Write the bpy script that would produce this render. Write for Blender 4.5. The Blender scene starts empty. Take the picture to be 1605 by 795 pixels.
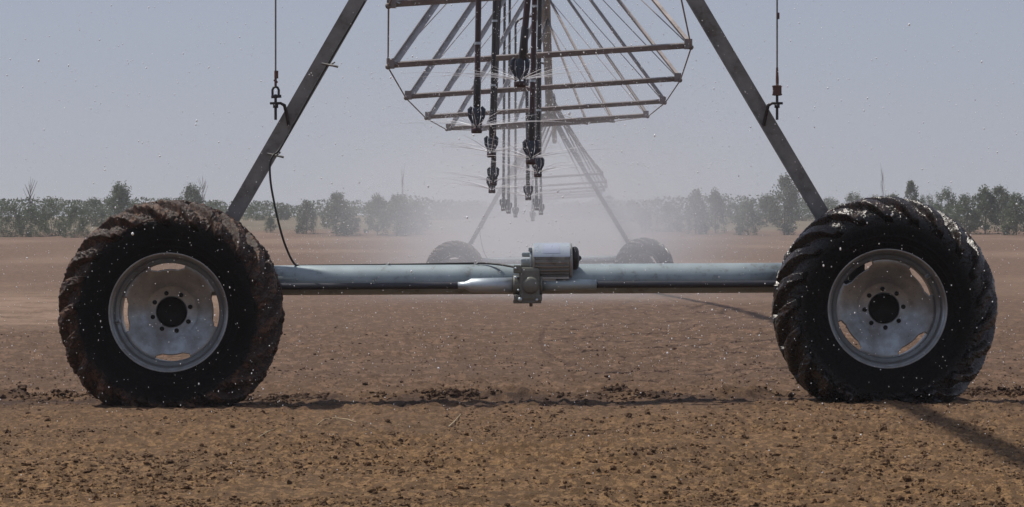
import bpy, math, random
import numpy as np
from mathutils import Vector, Matrix

R = math.radians
random.seed(7)
rng = np.random.default_rng(7)
scene = bpy.context.scene
COL = scene.collection

# ------------------------------------------------------------------ camera
F = 4590.0            # focal length in photo pixels (photo is 1605 wide)
CAMH = 0.887
cam_data = bpy.data.cameras.new("camera")
cam_data.sensor_fit = 'HORIZONTAL'
cam_data.sensor_width = 36.0
cam_data.lens = 36.0 * F / 1605.0
cam_data.clip_start = 0.1
cam_data.clip_end = 6000
cam = bpy.data.objects.new("camera", cam_data)
cam.location = (0, 0, CAMH)
cam.rotation_euler = (R(90), 0, 0)
COL.objects.link(cam)
scene.camera = cam

# ------------------------------------------------------------------ light
SUN_DIR = Vector((0.555, -0.20, -1.0)).normalized()      # the way the light travels
elev = math.asin(-SUN_DIR.z)
world = bpy.data.worlds.new("World")
scene.world = world
world.use_nodes = True
wn = world.node_tree
bg = wn.nodes["Background"]
sky = wn.nodes.new("ShaderNodeTexSky")
sky.sky_type = 'NISHITA'
sky.sun_disc = False
sky.sun_elevation = elev
sky.sun_rotation = math.atan2(-SUN_DIR.x, -SUN_DIR.y)
sky.air_density = 1.0
sky.dust_density = 0.4
sky.ozone_density = 3.0
wb = wn.nodes.new("ShaderNodeMix"); wb.data_type = 'RGBA'; wb.blend_type = 'MULTIPLY'
wb.inputs[0].default_value = 1.0; wb.inputs[7].default_value = (0.965, 0.912, 1.03, 1)      # white balance of the camera
hzm = wn.nodes.new("ShaderNodeMix"); hzm.data_type = 'RGBA'                                # even, dusty summer sky
hzm.inputs[0].default_value = 0.82; hzm.inputs[7].default_value = (3.0, 3.2, 3.85, 1)
wn.links.new(sky.outputs[0], wb.inputs[6]); wn.links.new(wb.outputs[2], hzm.inputs[6]); wn.links.new(hzm.outputs[2], bg.inputs[0])
bg.inputs[1].default_value = 0.10

sun_data = bpy.data.lights.new("sun", 'SUN')
sun_data.energy = 3.6
sun_data.angle = R(1.2)
sun_data.color = (1.0, 0.94, 0.85)
sun = bpy.data.objects.new("sun", sun_data)
sun.rotation_euler = SUN_DIR.to_track_quat('-Z', 'Y').to_euler()
sun.location = (-20, 10, 40)
COL.objects.link(sun)

vs = scene.view_settings
vs.view_transform = 'Standard'
vs.look = 'None'
vs.gamma = 1.0
vs.use_curve_mapping = False
vs.exposure = 0.17
cy = scene.cycles
cy.max_bounces = 6
cy.diffuse_bounces = 2
cy.glossy_bounces = 3
cy.transmission_bounces = 4
cy.transparent_max_bounces = 12
cy.volume_bounces = 1
cy.volume_max_steps = 128
cy.volume_step_rate = 1.0
cy.caustics_reflective = False
cy.caustics_refractive = False


def at(px, py, Y):
    return Vector(((px - 802.5) * Y / F, Y, CAMH - (py - 397.5) * Y / F))


# ------------------------------------------------------------------ noise
def _hash(ix, iy, seed):
    h = (ix.astype(np.int64) * 374761393 + iy.astype(np.int64) * 668265263 + seed * 1442695041) & 0xFFFFFFFF
    h = ((h ^ (h >> 13)) * 1274126177) & 0xFFFFFFFF
    h = (h ^ (h >> 16)) & 0xFFFFFFFF
    return h.astype(np.float64) / 0xFFFFFFFF


def vnoise(x, y, seed=0):
    x0 = np.floor(x); y0 = np.floor(y)
    fx = x - x0; fy = y - y0
    fx = fx * fx * fx * (fx * (fx * 6 - 15) + 10); fy = fy * fy * fy * (fy * (fy * 6 - 15) + 10)
    a = _hash(x0, y0, seed); b = _hash(x0 + 1, y0, seed)
    c = _hash(x0, y0 + 1, seed); d = _hash(x0 + 1, y0 + 1, seed)
    return (a + (b - a) * fx) * (1 - fy) + (c + (d - c) * fx) * fy      # 0..1


def fbm(x, y, seed=0, octv=4, gain=0.5):
    s = 0; a = 1.0; t = 0
    for i in range(octv):
        s = s + a * vnoise(x * 2 ** i + 17.3 * i, y * 2 ** i - 9.1 * i, seed + i)
        t += a; a *= gain
    return s / t - 0.5


def sstep(a, b, x):
    t = np.clip((x - a) / (b - a), 0, 1)
    return t * t * (3 - 2 * t)


# ------------------------------------------------------------------ mesh helpers
class MB:
    def __init__(s):
        s.v = []; s.f = []; s.m = []; s.smooth = []

    def add(s, vs_, fs, mat=0, smooth=False):
        o = len(s.v)
        s.v.extend([tuple(p) for p in vs_])
        for f in fs:
            s.f.append(tuple(i + o for i in f)); s.m.append(mat); s.smooth.append(smooth)

    def box(s, c, size, rot=None, mat=0, bev=0.0):
        hx, hy, hz = size[0] / 2, size[1] / 2, size[2] / 2
        c = Vector(c)
        if bev <= 0:
            pts = [Vector((x, y, z)) for x in (-hx, hx) for y in (-hy, hy) for z in (-hz, hz)]
            fs = [(0, 1, 3, 2), (4, 6, 7, 5), (0, 4, 5, 1), (2, 3, 7, 6), (0, 2, 6, 4), (1, 5, 7, 3)]
        else:
            import bmesh
            bm = bmesh.new()
            bmesh.ops.create_cube(bm, size=1.0)
            for v in bm.verts:
                v.co = Vector((v.co.x * size[0], v.co.y * size[1], v.co.z * size[2]))
            bmesh.ops.bevel(bm, geom=bm.edges[:], offset=bev, segments=2, affect='EDGES', profile=0.6)
            bm.verts.index_update()
            pts = [v.co.copy() for v in bm.verts]
            fs = [tuple(v.index for v in f.verts) for f in bm.faces]
            bm.free()
        if rot is not None:
            pts = [rot @ p for p in pts]
        s.add([p + c for p in pts], fs, mat)

    def tube(s, path, rad, n=10, caps=True, mat=0, smooth=True):
        path = [Vector(p) for p in path]
        if not hasattr(rad, '__len__'):
            rad = [rad] * len(path)
        vs_ = []; fs = []
        u = None
        for i, p in enumerate(path):
            if i == 0: t = path[1] - path[0]
            elif i == len(path) - 1: t = path[-1] - path[-2]
            else: t = path[i + 1] - path[i - 1]
            t.normalize()
            if u is None:
                u = t.cross(Vector((0.123, 0.31, 0.94)))
                if u.length < 1e-3: u = t.cross(Vector((1, 0, 0)))
            u = (u - t * u.dot(t)).normalized()
            w = t.cross(u)
            for k in range(n):
                a = 2 * math.pi * k / n
                vs_.append(p + (u * math.cos(a) + w * math.sin(a)) * rad[i])
        for i in range(len(path) - 1):
            for k in range(n):
                k2 = (k + 1) % n
                fs.append((i * n + k, i * n + k2, (i + 1) * n + k2, (i + 1) * n + k))
        s.add(vs_, fs, mat, smooth)
        if caps:
            s.add([vs_[k] for k in range(n)], [tuple(range(n - 1, -1, -1))], mat)
            s.add([vs_[(len(path) - 1) * n + k] for k in range(n)], [tuple(range(n))], mat)

    def lathe(s, prof, c, axis='Y', n=48, mat=0, smooth=True, closed=False):
        """prof: list of (along axis, radius)"""
        c = Vector(c); vs_ = []; fs = []
        for (h, r) in prof:
            for k in range(n):
                a = 2 * math.pi * k / n
                ca, sa = math.cos(a) * r, math.sin(a) * r
                if axis == 'Y': p = Vector((ca, h, sa))
                elif axis == 'X': p = Vector((h, ca, sa))
                else: p = Vector((ca, sa, h))
                vs_.append(p + c)
        m = len(prof)
        for i in range(m if closed else m - 1):
            j = (i + 1) % m
            for k in range(n):
                k2 = (k + 1) % n
                fs.append((i * n + k, i * n + k2, j * n + k2, j * n + k))
        s.add(vs_, fs, mat, smooth)

    def bar(s, p0, p1, prof, xdir, mat=0):
        """extrude a closed 2-D outline from p0 to p1"""
        p0, p1 = Vector(p0), Vector(p1)
        w = (p1 - p0).normalized()
        u = Vector(xdir); u = (u - w * u.dot(w)).normalized()
        v = w.cross(u)
        n = len(prof)
        vs_ = [p0 + u * a + v * b for a, b in prof] + [p1 + u * a + v * b for a, b in prof]
        fs = [(k, (k + 1) % n, n + (k + 1) % n, n + k) for k in range(n)]
        fs += [tuple(range(n - 1, -1, -1)), tuple(range(n, 2 * n))]
        s.add(vs_, fs, mat)

    def build(s, name, mats, parent=None, recalc=True):
        me = bpy.data.meshes.new(name)
        me.from_pydata(s.v, [], s.f)
        if not isinstance(mats, (list, tuple)): mats = [mats]
        for m in mats: me.materials.append(m)
        me.polygons.foreach_set("material_index", s.m)
        me.polygons.foreach_set("use_smooth", s.smooth)
        if recalc:
            import bmesh
            bm = bmesh.new(); bm.from_mesh(me)
            bmesh.ops.recalc_face_normals(bm, faces=bm.faces[:])
            bm.to_mesh(me); bm.free()
        me.update()
        return link(name, me, parent)


def link(name, me, parent=None):
    o = bpy.data.objects.new(name, me)
    COL.objects.link(o)
    if parent is not None: o.parent = parent
    return o


def np_mesh(name, V, Fq, mat, smooth=False, parent=None):
    """fast mesh of equal-sized faces"""
    me = bpy.data.meshes.new(name)
    V = np.asarray(V, np.float32); Fq = np.asarray(Fq, np.int32)
    nf, k = Fq.shape
    me.vertices.add(len(V)); me.vertices.foreach_set("co", V.ravel())
    me.loops.add(nf * k); me.loops.foreach_set("vertex_index", Fq.ravel())
    me.polygons.add(nf)
    me.polygons.foreach_set("loop_start", np.arange(0, nf * k, k, dtype=np.int32))
    me.polygons.foreach_set("use_smooth", np.full(nf, smooth))
    me.materials.append(mat)
    me.update(calc_edges=True)
    me.validate()
    return link(name, me, parent)


def tag(o, label=None, cat=None, group=None, kind=None):
    if label: o["label"] = label
    if cat: o["category"] = cat
    if group: o["group"] = group
    if kind: o["kind"] = kind
    return o


def empty(name, loc, label, cat, group=None):
    o = bpy.data.objects.new(name, None)
    o.empty_display_size = 0.2
    o.location = loc
    COL.objects.link(o)
    return tag(o, label, cat, group)


def copy_tree(o, parent=None):
    c = o.copy(); COL.objects.link(c)
    c.parent = parent
    for ch in [x for x in o.children]:
        copy_tree(ch, c)
    return c


# ------------------------------------------------------------------ materials
class NT:
    def __init__(s, name):
        s.mat = bpy.data.materials.new(name); s.mat.use_nodes = True
        s.t = s.mat.node_tree; s.b = s.t.nodes["Principled BSDF"]; s.out = s.t.nodes["Material Output"]

    def n(s, typ, **kw):
        nd = s.t.nodes.new(typ)
        for k, v in kw.items(): setattr(nd, k, v)
        return nd

    def l(s, a, b): s.t.links.new(a, b)

    def coord(s, which='Object', scale=(1, 1, 1)):
        tc = s.n("ShaderNodeTexCoord"); mp = s.n("ShaderNodeMapping")
        mp.inputs['Scale'].default_value = scale
        s.l(tc.outputs[which], mp.inputs[0])
        return mp.outputs[0]

    def pos(s, scale=(1, 1, 1)):
        g = s.n("ShaderNodeNewGeometry"); mp = s.n("ShaderNodeMapping")
        mp.inputs['Scale'].default_value = scale
        s.l(g.outputs['Position'], mp.inputs[0])
        return mp.outputs[0]

    def noise(s, vec, scale, detail=4, rough=0.6, dist=0.0):
        nd = s.n("ShaderNodeTexNoise")
        nd.inputs['Scale'].default_value = scale; nd.inputs['Detail'].default_value = detail
        nd.inputs['Roughness'].default_value = rough; nd.inputs['Distortion'].default_value = dist
        s.l(vec, nd.inputs['Vector'])
        return nd.outputs[0]

    def ramp(s, fac, a, b, c0=(0, 0, 0, 1), c1=(1, 1, 1, 1)):
        r = s.n("ShaderNodeValToRGB")
        r.color_ramp.elements[0].position = a; r.color_ramp.elements[0].color = c0
        r.color_ramp.elements[1].position = b; r.color_ramp.elements[1].color = c1
        s.l(fac, r.inputs[0])
        return r.outputs[0]

    def maprange(s, v, a, b, c=0.0, d=1.0, smooth=True):
        m = s.n("ShaderNodeMapRange")
        m.interpolation_type = 'SMOOTHSTEP' if smooth else 'LINEAR'
        s.l(v, m.inputs[0])
        for i, x in zip((1, 2, 3, 4), (a, b, c, d)): m.inputs[i].default_value = x
        return m.outputs[0]

    def math(s, op, a, b=None):
        m = s.n("ShaderNodeMath", operation=op)
        for i, x in enumerate((a, b)):
            if x is None: continue
            if isinstance(x, (int, float)): m.inputs[i].default_value = x
            else: s.l(x, m.inputs[i])
        return m.outputs[0]

    def mix(s, fac, a, b):
        m = s.n("ShaderNodeMix", data_type='RGBA')
        for idx, x in ((0, fac), (6, a), (7, b)):
            if isinstance(x, (int, float)): m.inputs[idx].default_value = x
            elif isinstance(x, tuple): m.inputs[idx].default_value = x if len(x) == 4 else (*x, 1)
            else: s.l(x, m.inputs[idx])
        return m.outputs[2]

    def bump(s, h, strength=0.3, dist=0.01):
        b = s.n("ShaderNodeBump")
        b.inputs['Strength'].default_value = strength; b.inputs['Distance'].default_value = dist
        s.l(h, b.inputs['Height']); s.l(b.outputs[0], s.b.inputs['Normal'])

    def set(s, **kw):
        for k, v in kw.items():
            inp = s.b.inputs[k.replace('_', ' ')]
            if isinstance(v, (int, float)): inp.default_value = v
            elif isinstance(v, tuple): inp.default_value = v if len(v) == 4 else (*v, 1)
            else: s.l(v, inp)
        return s.mat


def metal(name, c, c2, rough=0.4, metallic=0.8, mud=0.25, mudcol=(0.09, 0.062, 0.045), scale=6.0, spec=0.5):
    k = NT(name)
    v = k.coord()
    n1 = k.noise(v, scale, 6, 0.65)
    n2 = k.noise(v, scale * 4, 5, 0.7)
    base = k.mix(k.ramp(n1, 0.35, 0.65), c, c2)
    md = k.ramp(k.math('MULTIPLY', n2, n1), 0.30, 0.30 + 0.12, (0, 0, 0, 1), (1, 1, 1, 1))
    md = k.math('MULTIPLY', md, mud)
    k.set(Base_Color=k.mix(md, base, mudcol), Metallic=k.math('MULTIPLY', k.math('SUBTRACT', 1.0, md), metallic),
          Roughness=k.maprange(n2, 0.2, 0.8, rough - 0.08, rough + 0.14))
    k.b.inputs['Specular IOR Level'].default_value = spec
    k.bump(n2, 0.15, 0.002)
    return k.mat


M = {}
M['galv'] = metal('galvanised_steel', (0.36, 0.43, 0.455), (0.28, 0.335, 0.355), 0.46, 0.35, 0.40)
M['galv_bright'] = metal('bright_galvanised_steel', (0.50, 0.56, 0.60), (0.42, 0.47, 0.51), 0.42, 0.6, 0.15)
M['leg'] = metal('weathered_leg_steel', (0.24, 0.237, 0.228), (0.15, 0.146, 0.139), 0.5, 0.4, 0.4)
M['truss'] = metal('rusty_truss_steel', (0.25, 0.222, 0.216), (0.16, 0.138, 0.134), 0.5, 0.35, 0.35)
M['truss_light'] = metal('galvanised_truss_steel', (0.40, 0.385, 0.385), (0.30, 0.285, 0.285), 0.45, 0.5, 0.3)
M['pipe'] = metal('span_pipe_steel', (0.11, 0.105, 0.11), (0.07, 0.065, 0.068), 0.45, 0.5, 0.3)
M['shaft'] = metal('dark_shaft_paint', (0.025, 0.028, 0.04), (0.018, 0.018, 0.024), 0.4, 0.0, 0.2)
M['olive'] = metal('olive_gearbox_paint', (0.17, 0.172, 0.148), (0.11, 0.11, 0.095), 0.42, 0.0, 0.4)
M['motor'] = metal('grey_motor_paint', (0.33, 0.335, 0.32), (0.25, 0.25, 0.24), 0.4, 0.2, 0.35)
M['dark'] = metal('dark_plastic', (0.022, 0.018, 0.02), (0.015, 0.012, 0.014), 0.4, 0.0, 0.15)
M['maroon'] = metal('dark_maroon_plastic', (0.045, 0.014, 0.018), (0.028, 0.010, 0.012), 0.35, 0.0, 0.1)
M['nozzle_blue'] = metal('dark_blue_plastic', (0.018, 0.028, 0.05), (0.012, 0.016, 0.03), 0.35, 0.0, 0.1)
M['black'] = metal('black_cable_sheath', (0.012, 0.012, 0.013), (0.016, 0.016, 0.017), 0.5, 0.0, 0.1)
M['rusty'] = metal('rusty_fitting', (0.14, 0.065, 0.05), (0.07, 0.035, 0.032), 0.55, 0.3, 0.2)
M['white'] = metal('white_nylon', (0.75, 0.75, 0.72), (0.66, 0.66, 0.64), 0.5, 0.0, 0.1)
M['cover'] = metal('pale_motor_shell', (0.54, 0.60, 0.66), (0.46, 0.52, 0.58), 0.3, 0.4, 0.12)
M['label_plate'] = metal('pale_label_plate', (0.50, 0.55, 0.66), (0.44, 0.49, 0.60), 0.3, 0.3, 0.1)
M['hole'] = metal('black_hub', (0.008, 0.008, 0.008), (0.012, 0.011, 0.010), 0.7, 0.0, 0.0, spec=0.2)


def rim_mat():
    k = NT('galvanised_rim_steel')
    v = k.coord()
    n1 = k.noise(v, 5, 6, 0.65); n2 = k.noise(v, 42, 5, 0.7)
    base = k.mix(k.ramp(n1, 0.35, 0.68), (0.34, 0.37, 0.39), (0.23, 0.245, 0.255))
    dust = k.ramp(n1, 0.38, 0.66)
    dust = k.math('MULTIPLY', dust, 0.55)
    k.set(Base_Color=k.mix(dust, base, (0.11, 0.085, 0.065)),
          Metallic=k.math('MULTIPLY', k.math('SUBTRACT', 1.0, dust), 0.85),
          Roughness=k.maprange(n2, 0.25, 0.75, 0.26, 0.44))
    k.bump(n2, 0.12, 0.002)
    return k.mat


M['rim'] = rim_mat()


def tyre_mat(name, mud_amt, wet):
    k = NT(name)
    v = k.coord()
    g = k.n("ShaderNodeSeparateXYZ"); k.l(v, g.inputs[0])
    r = k.math('SQRT', k.math('ADD', k.math('MULTIPLY', g.outputs[0], g.outputs[0]), k.math('MULTIPLY', g.outputs[2], g.outputs[2])))
    n1 = k.noise(v, 9, 6, 0.7); n2 = k.noise(v, 60, 5, 0.7); n3 = k.noise(v, 3.0, 3, 0.5)
    rad = k.maprange(r, 0.47, 0.60, 0.0, 1.0)
    m = k.math('ADD', k.math('MULTIPLY', rad, 0.55), k.math('MULTIPLY', n1, 0.6))
    m = k.math('ADD', m, k.math('MULTIPLY', n3, 0.35))
    mask = k.math('MULTIPLY', k.ramp(m, 0.86 - 0.22 * mud_amt, 1.02 - 0.22 * mud_amt), 0.30 if wet else 1.0)
    mudc = k.mix(k.ramp(n2, 0.3, 0.66), (0.030, 0.013, 0.008), (0.155, 0.084, 0.052))
    n4 = k.noise(v, 17, 5, 0.7)
    mudc = k.mix(k.math('MULTIPLY', k.ramp(n4, 0.52, 0.62), 0.75), mudc, (0.32, 0.255, 0.215))
    mudc = k.mix(k.math('MULTIPLY', k.ramp(n4, 0.46, 0.38), 0.8), mudc, (0.014, 0.007, 0.006))
    splash = k.math('MULTIPLY', k.ramp(k.noise(v, 34, 4, 0.7), 0.62, 0.68), 0.35 if not wet else 0.15)
    mask = k.math('MAXIMUM', mask, splash)
    k.set(Base_Color=k.mix(mask, (0.0032, 0.003, 0.0034), mudc),
          Roughness=k.maprange(n2, 0.25, 0.75, 0.16 if wet else 0.28, 0.42 if wet else 0.75))
    k.l(k.maprange(r, 0.46, 0.58, 0.06, 0.5 if wet else 0.30), k.b.inputs['Specular IOR Level'])
    h = k.math('ADD', k.math('MULTIPLY', n2, 0.8), k.math('MULTIPLY', n1, 1.0))
    k.bump(h, 0.25 if wet else 0.6, 0.016)
    return k.mat


M['tyre_muddy'] = tyre_mat('muddy_rubber', 1.0, False)
M['tyre_wet'] = tyre_mat('wet_rubber', 0.30, True)


def soil_mat(name, clod=False):
    k = NT(name)
    p = k.pos()
    sx = k.n("ShaderNodeSeparateXYZ"); k.l(p, sx.inputs[0])
    X, Y = sx.outputs[0], sx.outputs[1]
    big = k.noise(k.pos((0.10, 0.05, 1)), 1.0, 4, 0.55)
    mid = k.noise(k.pos((0.9, 0.45, 1)), 1.0, 5, 0.6)
    fine = k.noise(p, 26, 6, 0.72)
    finer = k.noise(p, 110, 4, 0.7)
    dry = k.mix(k.ramp(fine, 0.3, 0.72), (0.172, 0.092, 0.040), (0.372, 0.224, 0.104))
    dry = k.mix(k.math('MULTIPLY', k.ramp(mid, 0.42, 0.66), 0.55), dry, (0.20, 0.125, 0.068))
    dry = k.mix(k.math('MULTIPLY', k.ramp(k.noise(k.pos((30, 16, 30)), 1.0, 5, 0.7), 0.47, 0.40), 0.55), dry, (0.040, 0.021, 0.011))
    # redder damp field behind the wheels
    red = k.mix(k.ramp(fine, 0.3, 0.7), (0.134, 0.077, 0.048), (0.250, 0.158, 0.104))
    red = k.mix(k.math('MULTIPLY', k.ramp(k.noise(k.pos((6, 2.2, 6)), 1.0, 6, 0.72), 0.46, 0.38), 0.5), red, (0.062, 0.037, 0.025))
    fm = k.maprange(k.math('ADD', Y, k.math('MULTIPLY', mid, 3.0)), 13.0, 24.0)
    base = k.mix(fm, dry, red)
    # paler sandy band out in the field
    sand = k.math('MULTIPLY', k.ramp(big, 0.48, 0.62), k.maprange(Y, 36, 60))
    lf = k.math('MULTIPLY', k.maprange(X, -3.5, -6.5), k.math('MULTIPLY', k.maprange(Y, 33, 39), k.maprange(Y, 74, 56)))
    sand = k.math('MAXIMUM', k.math('MULTIPLY', sand, 0.4), k.math('MULTIPLY', lf, k.ramp(mid, 0.30, 0.55)))
    base = k.mix(k.math('MULTIPLY', sand, 0.75), base, (0.30, 0.205, 0.145))
    # wet wheel track
    yy = k.math('ADD', Y, k.math('MULTIPLY', k.math('SUBTRACT', mid, 0.5), 0.7))
    band = k.math('MULTIPLY', k.maprange(yy, 17.0, 17.3), k.maprange(yy, 18.4, 17.9))
    wet = k.math('MULTIPLY', band, k.ramp(k.noise(k.pos((2.2, 3.0, 1)), 1.0, 5, 0.65), 0.40, 0.56))
    base = k.mix(k.math('MULTIPLY', wet, 0.8), base, (0.055, 0.033, 0.025))
    # dry grass beyond the field edge
    gy = k.math('ADD', Y, k.math('MULTIPLY', k.noise(k.pos((0.12, 0.12, 1)), 1.0, 4, 0.6), 18.0))
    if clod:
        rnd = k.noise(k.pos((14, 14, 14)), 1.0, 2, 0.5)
        base = k.mix(k.math('MULTIPLY', k.ramp(rnd, 0.35, 0.6), 0.65), base, (0.045, 0.024, 0.014))  # random darker moist tone, also paints in the shade on clod faces
    gm = k.maprange(gy, 199, 206)
    grass = k.mix(k.ramp(k.noise(k.pos((0.5, 0.12, 1)), 1.0, 6, 0.7), 0.35, 0.65), (0.12, 0.10, 0.066), (0.17, 0.14, 0.095))
    base = k.mix(gm, base, grass)
    k.set(Base_Color=base, Roughness=0.92)
    k.b.inputs['Specular IOR Level'].default_value = 0.25
    h = k.math('ADD', k.math('MULTIPLY', fine, 1.0), k.math('MULTIPLY', finer, 0.4))
    k.bump(h, 0.85, 0.032 if not clod else 0.008)
    return k.mat


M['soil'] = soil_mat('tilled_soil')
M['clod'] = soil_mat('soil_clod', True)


def leaf_mat(name, a, b, c):
    k = NT(name)
    oi = k.n("ShaderNodeObjectInfo")
    n = k.noise(k.coord(), 5.0, 3, 0.6)
    base = k.mix(k.ramp(n, 0.35, 0.65), a, b)
    base = k.mix(k.math('MULTIPLY', oi.outputs['Random'], 0.6), base, c)
    k.set(Base_Color=base, Roughness=0.7)
    tr = k.n("ShaderNodeBsdfTranslucent"); k.l(base, tr.inputs[0])
    mx = k.n("ShaderNodeMixShader"); mx.inputs[0].default_value = 0.3
    k.l(k.b.outputs[0], mx.inputs[1]); k.l(tr.outputs[0], mx.inputs[2]); k.l(mx.outputs[0], k.out.inputs[0])
    return k.mat


M['leaf'] = leaf_mat('grey_green_leaves', (0.064, 0.098, 0.048), (0.115, 0.150, 0.076), (0.105, 0.122, 0.076))
M['scrub'] = leaf_mat('grey_green_scrub', (0.070, 0.095, 0.052), (0.085, 0.110, 0.062), (0.08, 0.10, 0.06))
M['bark'] = metal('grey_bark', (0.10, 0.08, 0.065), (0.07, 0.055, 0.045), 0.85, 0.0, 0.0)
M['straw'] = metal('dry_straw', (0.42, 0.33, 0.20), (0.30, 0.22, 0.13), 0.8, 0.0, 0.0)


def water_mat(name, alpha=1.0):
    k = NT(name)
    k.set(Base_Color=(0.97, 0.98, 1.0), Roughness=0.15)
    k.b.inputs['IOR'].default_value = 1.33
    k.b.inputs['Subsurface Weight'].default_value = 0.0
    if alpha < 1:
        k.b.inputs['Alpha'].default_value = alpha
    return k.mat


M['drop'] = water_mat('water_drops')
M['jet'] = water_mat('water_jets', 1.0)


# ------------------------------------------------------------------ terrain
def g_base(X, Y):
    X = np.asarray(X, float); Y = np.asarray(Y, float)
    z = 2.3 * sstep(55, 225, Y)
    z = z + np.clip(Y - 178, 0, 90) * 0.0225 * sstep(176, 200, Y)
    z = z + 0.006 * X * (1 - sstep(30, 80, np.abs(Y))) * np.clip(1 - np.abs(X) / 40, 0, 1)
    z = z + sstep(60, 200, Y) * 0.35 * fbm(X / 60, Y / 60, 40, 2)
    return z


def g_height(X, Y):
    X = np.asarray(X, float); Y = np.asarray(Y, float)
    z = g_base(X, Y)
    near = 1 - sstep(40, 75, Y)
    z = z + near * 0.040 * fbm(X / 1.3, Y / 1.3, 3, 3)
    z = z + near * 0.030 * fbm(X / 0.22, Y / 0.22, 5, 3)
    d = vnoise(X / 0.06, Y / 0.06, 8) * 0.6 + vnoise(X / 0.028, Y / 0.028, 9) * 0.4
    z = z + near * 0.050 * np.clip(d - 0.48, 0, 1) * (0.5 + vnoise(X / 0.9, Y / 0.9, 10))
    # wheel track: shallow rut with a crumbled berm on its far side
    w = 0.10 * fbm(X / 0.5, X * 0 + 3.3, 12, 3)
    yc = Y - w
    z = z - 0.006 * np.exp(-((yc - 17.25) / 0.26) ** 2)
    berm = (1 - np.exp(-((np.abs(X) - 2.1) / 0.45) ** 4)) * np.exp(-((yc - 17.88) / 0.10) ** 2) * (0.1 + 1.9 * vnoise(X / 0.35, Y / 0.35, 14)) * (0.5 + vnoise(X / 0.07, Y / 0.07, 15))
    z = z + 0.034 * berm
    return z


def build_ground():
    ys = [-1500, -600, -250, -100, -40, -15, -5, 0, 4, 7, 8.5, 9.2]
    y = 9.5
    while y < 34: ys.append(y); y *= 1.0016
    while y < 90: ys.append(y); y *= 1.006
    while y < 330: ys.append(y); y *= 1.012
    while y < 4000: ys.append(y); y *= 1.12
    ys = np.array(ys)
    t = np.concatenate([-np.geomspace(3.0, 0.21, 28), np.linspace(-0.205, 0.205, 360), np.geomspace(0.21, 3.0, 28)])
    w = np.maximum(np.abs(ys), 10)
    XX = t[None, :] * w[:, None]
    YY = np.repeat(ys[:, None], len(t), 1)
    ZZ = g_height(XX, YY)
    V = np.stack([XX, YY, ZZ], -1).reshape(-1, 3)
    nr, nc = XX.shape
    idx = np.arange(nr * nc).reshape(nr, nc)
    Fq = np.stack([idx[:-1, :-1], idx[:-1, 1:], idx[1:, 1:], idx[1:, :-1]], -1).reshape(-1, 4)
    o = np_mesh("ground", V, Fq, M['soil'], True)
    tag(o, "bare brown tilled soil field with a wheel track across it", kind='structure')


build_ground()


def ico(sub):
    import bmesh
    bm = bmesh.new(); bmesh.ops.create_icosphere(bm, subdivisions=sub, radius=1.0)
    v = np.array([x.co[:] for x in bm.verts]); f = np.array([[q.index for q in p.verts] for p in bm.faces])
    bm.free(); return v, f


def scatter_blobs(name, P, rad, sub, mat, flat=(0.6, 1.0), rough=0.22, smooth=False):
    bv, bf = ico(sub)
    n = len(P)
    nv = len(bv)
    jit = 1 + rough * rng.normal(size=(n, nv, 1))
    sc = np.stack([rng.uniform(0.7, 1.45, n), rng.uniform(0.7, 1.3, n), rng.uniform(*flat, n)], -1)
    V = bv[None] * jit * sc[:, None, :] * rad[:, None, None]
    a = rng.uniform(0, 6.28, n); c, s = np.cos(a)[:, None], np.sin(a)[:, None]
    V = np.stack([V[..., 0] * c - V[..., 1] * s, V[..., 0] * s + V[..., 1] * c, V[..., 2]], -1) + P[:, None, :]
    Fq = bf[None] + (np.arange(n) * nv)[:, None, None]
    return np_mesh(name, V.reshape(-1, 3), Fq.reshape(-1, 3), mat, smooth)


def build_clods():
    n = 110000
    Y = 1 / rng.uniform(1 / 36, 1 / 9.6, n)          # even in screen rows, roughly
    X = rng.uniform(-0.2, 0.2, n) * Y
    dens = vnoise(X / 0.8, Y / 0.8, 21) * 0.5 + vnoise(X / 0.2, Y / 0.2, 22) * 0.45
    keep = rng.uniform(0.25, 1.0, n) < dens
    X, Y = X[keep], Y[keep]
    rad = np.clip(np.exp(rng.normal(np.log(0.0037), 0.52, len(X))), 0.0020, 0.016)
    rad *= np.where(Y > 18, 0.95, 1.0)
    # crumbled berm along the track
    m = 5200
    bx = rng.uniform(-3.8, 3.8, m)
    kb = rng.uniform(0.1, 0.9, m) < vnoise(bx / 0.35, bx * 0 + 1.7, 33)
    bx = bx[kb]
    w = 0.10 * fbm(bx / 0.5, bx * 0 + 3.3, 12, 3)
    by = 17.86 + w + rng.normal(0, 0.10, len(bx))
    br = np.clip(np.exp(rng.normal(np.log(0.008), 0.5, len(bx))), 0.003, 0.026)
    X = np.concatenate([X, bx]); Y = np.concatenate([Y, by]); rad = np.concatenate([rad, br])
    Z = g_height(X, Y) + rad * 0.25
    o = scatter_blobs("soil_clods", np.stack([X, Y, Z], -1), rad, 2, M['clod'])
    tag(o, "crumbly brown soil clods scattered over the field", kind='stuff')


build_clods()

# ------------------------------------------------------------------ irrigation tower
WX = 2.105            # wheel centres, left and right of the tower's middle
HUB_Z = 0.548
BEAM_Y, BEAM_Z, BEAM_R = 0.33, 0.728, 0.090


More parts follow.
